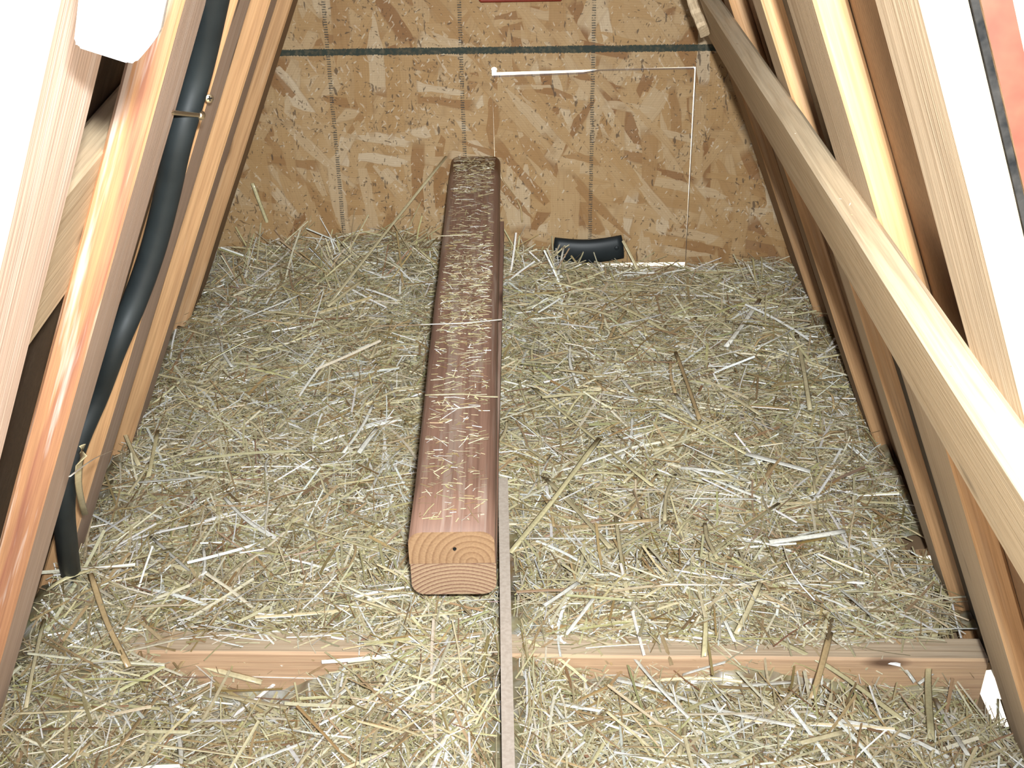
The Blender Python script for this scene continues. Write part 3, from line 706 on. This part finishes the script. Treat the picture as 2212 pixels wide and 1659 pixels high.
# (polyline in photo pixels, width in pixels, class, lift of each end)
ST = [([(385, 705), (560, 757)], 11, 'p'), ([(815, 925), (775, 978)], 13, 'w'), ([(565, 967), (775, 960)], 6, 'p'), ([(290, 1042), (440, 1030)], 10, 'w'),
 ([(645, 965), (700, 1015)], 8, 'p'), ([(382, 1183), (175, 1239), (100, 1274)], 11, 'o'), ([(636, 1131), (820, 1191)], 11, 'o'), ([(326, 1159), (420, 1240), (505, 1294)], 9, 'w'),
 ([(537, 1296), (696, 1292)], 6, 'w'), ([(195, 1239), (230, 1345), (278, 1441)], 15, 'b'), ([(461, 1338), (360, 1480), (259, 1612)], 13, 'b'), ([(342, 1398), (450, 1440), (565, 1473)], 15, 'p'),
 ([(441, 1398), (589, 1402)], 8, 'w'), ([(457, 1497), (620, 1529)], 17, 'p'), ([(620, 1529), (705, 1515), (765, 1475)], 9, 'w'), ([(300, 1604), (570, 1640)], 9, 'p'),
 ([(95, 1338), (56, 1529)], 10, 'p'), ([(32, 1541), (199, 1533)], 7, 'p'), ([(366, 1510), (373, 1580)], 8, 'w'), ([(580, 1097), (560, 1120)], 9, 'w'),
 ([(1102, 1194), (1193, 1087), (1295, 947)], 15, 'o'), ([(1178, 1033), (1244, 1102), (1320, 1185)], 15, 'p'), ([(1137, 1075), (1190, 982)], 6, 'w'), ([(1130, 1163), (1330, 1163)], 6, 'w'),
 ([(1330, 1115), (1355, 1280)], 11, 'p'), ([(1250, 1257), (1175, 1308)], 11, 'w'), ([(1282, 1292), (1222, 1371)], 13, 'w'), ([(1150, 836), (1248, 915), (1410, 1050)], 13, 'o'),
 ([(1150, 600), (1258, 624), (1367, 673), (1446, 719)], 11, 'o'), ([(1641, 646), (1568, 749)], 13, 'w'), ([(1750, 700), (1665, 738), (1635, 755)], 6, 'w'), ([(1720, 719), (1735, 800), (1750, 885)], 12, 'p'),
 ([(1459, 760), (1485, 830), (1511, 906)], 10, 'b'), ([(1150, 795), (1270, 812), (1400, 870)], 7, 'p'), ([(1321, 825), (1486, 790)], 8, 'p'), ([(1408, 836), (1503, 831)], 8, 'p'),
 ([(1343, 817), (1367, 847)], 12, 'w'), ([(1459, 850), (1500, 906)], 10, 'w'), ([(1562, 844), (1644, 896)], 12, 'p'), ([(1410, 871), (1611, 980)], 8, 'o'), ([(1611, 980), (1750, 1018)], 15, 'w'),
 ([(1505, 980), (1573, 1004), (1635, 1007)], 13, 'p'), ([(1682, 1087), (1519, 1207)], 11, 'o'), ([(1503, 1215), (1392, 1290)], 10, 'p'), ([(1511, 1211), (1587, 1386)], 10, 'w'),
 ([(1519, 1215), (1523, 1320), (1521, 1418)], 14, 'o'), ([(1642, 1259), (1590, 1370)], 15, 'p'), ([(1479, 1076), (1634, 1078)], 9, 'w'), ([(1809, 1167), (1984, 1239)], 13, 'w'), ([(1662, 1171), (1825, 1147)], 15, 'w'),
 ([(1332, 1469), (1404, 1485), (1555, 1533), (1718, 1569)], 12, 'w'), ([(1658, 1374), (1789, 1442), (1952, 1557)], 14, 'o'), ([(2024, 1350), (2008, 1453), (2012, 1597)], 17, 'o'),
 ([(2100, 1390), (1984, 1477)], 8, 'w'), ([(1921, 1398), (1976, 1473)], 9, 'w'), ([(2020, 1509), (2092, 1632)], 13, 'w'), ([(1956, 1386), (2100, 1382)], 6, 'p'), ([(1475, 1457), (1567, 1430)], 9, 'w'),
 ([(1793, 1366), (1754, 1509)], 17, 'b'), ([(1710, 1473), (1602, 1481)], 16, 'w'), ([(1730, 1605), (1821, 1581)], 15, 'p'), ([(1547, 1605), (1630, 1561)], 9, 'w'),
 ([(880, 1330), (760, 1290)], 8, 'p'), ([(760, 1225), (640, 1330)], 10, 'o'), ([(240, 1070), (350, 1120)], 8, 'w'), ([(700, 640), (625, 700)], 8, 'p'), ([(790, 600), (708, 662)], 9, 'p'), ([(520, 690), (640, 640)], 6, 'w'),
 ([(1560, 620), (1300, 605)], 7, 'p'), ([(1180, 560), (1215, 600)], 8, 'w'), ([(1600, 640), (1700, 660)], 7, 'o'), ([(340, 930), (320, 1030)], 12, 'o'), ([(262, 915), (300, 1005)], 11, 'p')]
for pts, wpx, cls in ST:
    l0, l1 = rs.uniform(.014, .022), rs.uniform(.016, .026)
    W3 = [on_straw(x, y, l0 + (l1 - l0) * i / (len(pts) - 1)) for i, (x, y) in enumerate(pts)]
    wd = wpx * np.linalg.norm(np.mean(W3, 0) - CAM) / FPX * .84
    stalk(W3, float(wd), cls, roll=rs.uniform(-.35, .35))
# stalks that single themselves out
b0 = on_straw(708, 660, .012); b1 = on_y(964, 338, 2.118)
stalk([b0, b1], .0066, 'p', 'long straw stalk leaning from the bedding up to the wall end of the roost')
stalk([on_y(1078, 362, 2.122), on_y(1086, 390, 2.118), on_y(1104, 412, 2.116), on_y(1124, 446, 2.118), on_y(1128, 480, 2.122)], .0032, 'b', 'kinked brown straw hanging down the wall beside the roost')
stalk([on_z(918, 853, zt + .003), on_z(1000, 851, zt + .003), on_z(1040, 856, zt + .003), on_z(1076, 857, zt + .003)], .0034, 'p', 'cream straw lying square across the middle of the roost')
stalk([on_z(908, 701, zt + .003), on_z(1000, 698, zt + .003), on_z(1084, 690, zt + .004)], .0030, 'w', 'whitish straw across the roost, overhanging both its edges')
stalk([on_z(935, 510, zt + .003), on_z(1034, 506, zt + .003)], .0034, 'p', 'short cream straw across the roost, nearest of these to the wall')
p_ = on_straw(592, 520, .006); stalk([p_, on_y(560, 440, 2.122), on_y(545, 396, 2.124)], .0070, 'o', 'olive straw standing against the wall beside the end plank')
p_ = on_straw(1382, 590, .008); stalk([p_, on_y(1346, 520, 2.10)], .0075, 'p', 'straw propped against the end of the black rubber handle')
p_ = on_straw(1203, 610, .008); stalk([p_, on_y(1218, 533, 2.085)], .0038, 'w', 'thin whitish straw standing in front of the black rubber handle')
stalk([on_l(184, 1112, -.012), on_l(176, 1040, -.016), on_l(178, 962, -.012)], .0065, 'p', 'cream straw standing upright against the plank beside the black hose foot')
stalk([on_l(150, 1030, -.020), on_l(210, 990, -.024), on_l(247, 972, -.020)], .0022, 'w', 'thin forked whitish straw caught across the black hose')
# more loose stalks, copies of a few shapes
protos = {}
for c in 'wpob':
    protos[c] = []
    for L, wd in ((.07, .0042), (.11, .0052), (.05, .0036)):
        o = stalk([(0, 0, 0), (L * .5, rs.uniform(-.006, .006), .003), (L, rs.uniform(-.008, .008), 0)], wd, c)
        protos[c].append((o, L))
used = set(); cnt = 0
while cnt < 200:
    c = rs.choices('wpob', (3, 4, 3, 2))[0]; o, L = rs.choice(protos[c]); x, y, a = rs.uniform(-.54, .49), rs.uniform(.80, 2.08), rs.uniform(0, 2 * math.pi)
    ex, ey = x + L * math.cos(a), y + L * math.sin(a)
    if not (-.55 < ex < .49 and .72 < ey < 2.10): continue
    if min(x, ex) < -.006 and max(x, ex) > -.03 and min(y, ey) < 1.3: continue
    if (x > .45 or ex > .45) and .92 < (y + ey) / 2 < 1.36: continue
    if abs((y + ey) / 2 - 1.04) < .05: continue
    z0, z1 = float(straw_z(x, y)) + rs.uniform(.010, .018), float(straw_z(ex, ey)) + rs.uniform(.010, .018)
    if id(o) in used:
        q = o.copy(); COL.objects.link(q)
    else: q = o; used.add(id(o))
    q.location = (x, y, z0); q.rotation_euler = (rs.uniform(-.4, .4), -math.atan2(z1 - z0, L), a)
    j = rs.uniform(.82, 1.15); k = CLS[c][0]; q.color = (k[0] * j, k[1] * j, k[2] * j, 1); cnt += 1
for c in protos:
    for o, L in protos[c]:
        if id(o) not in used: bpy.data.objects.remove(o)
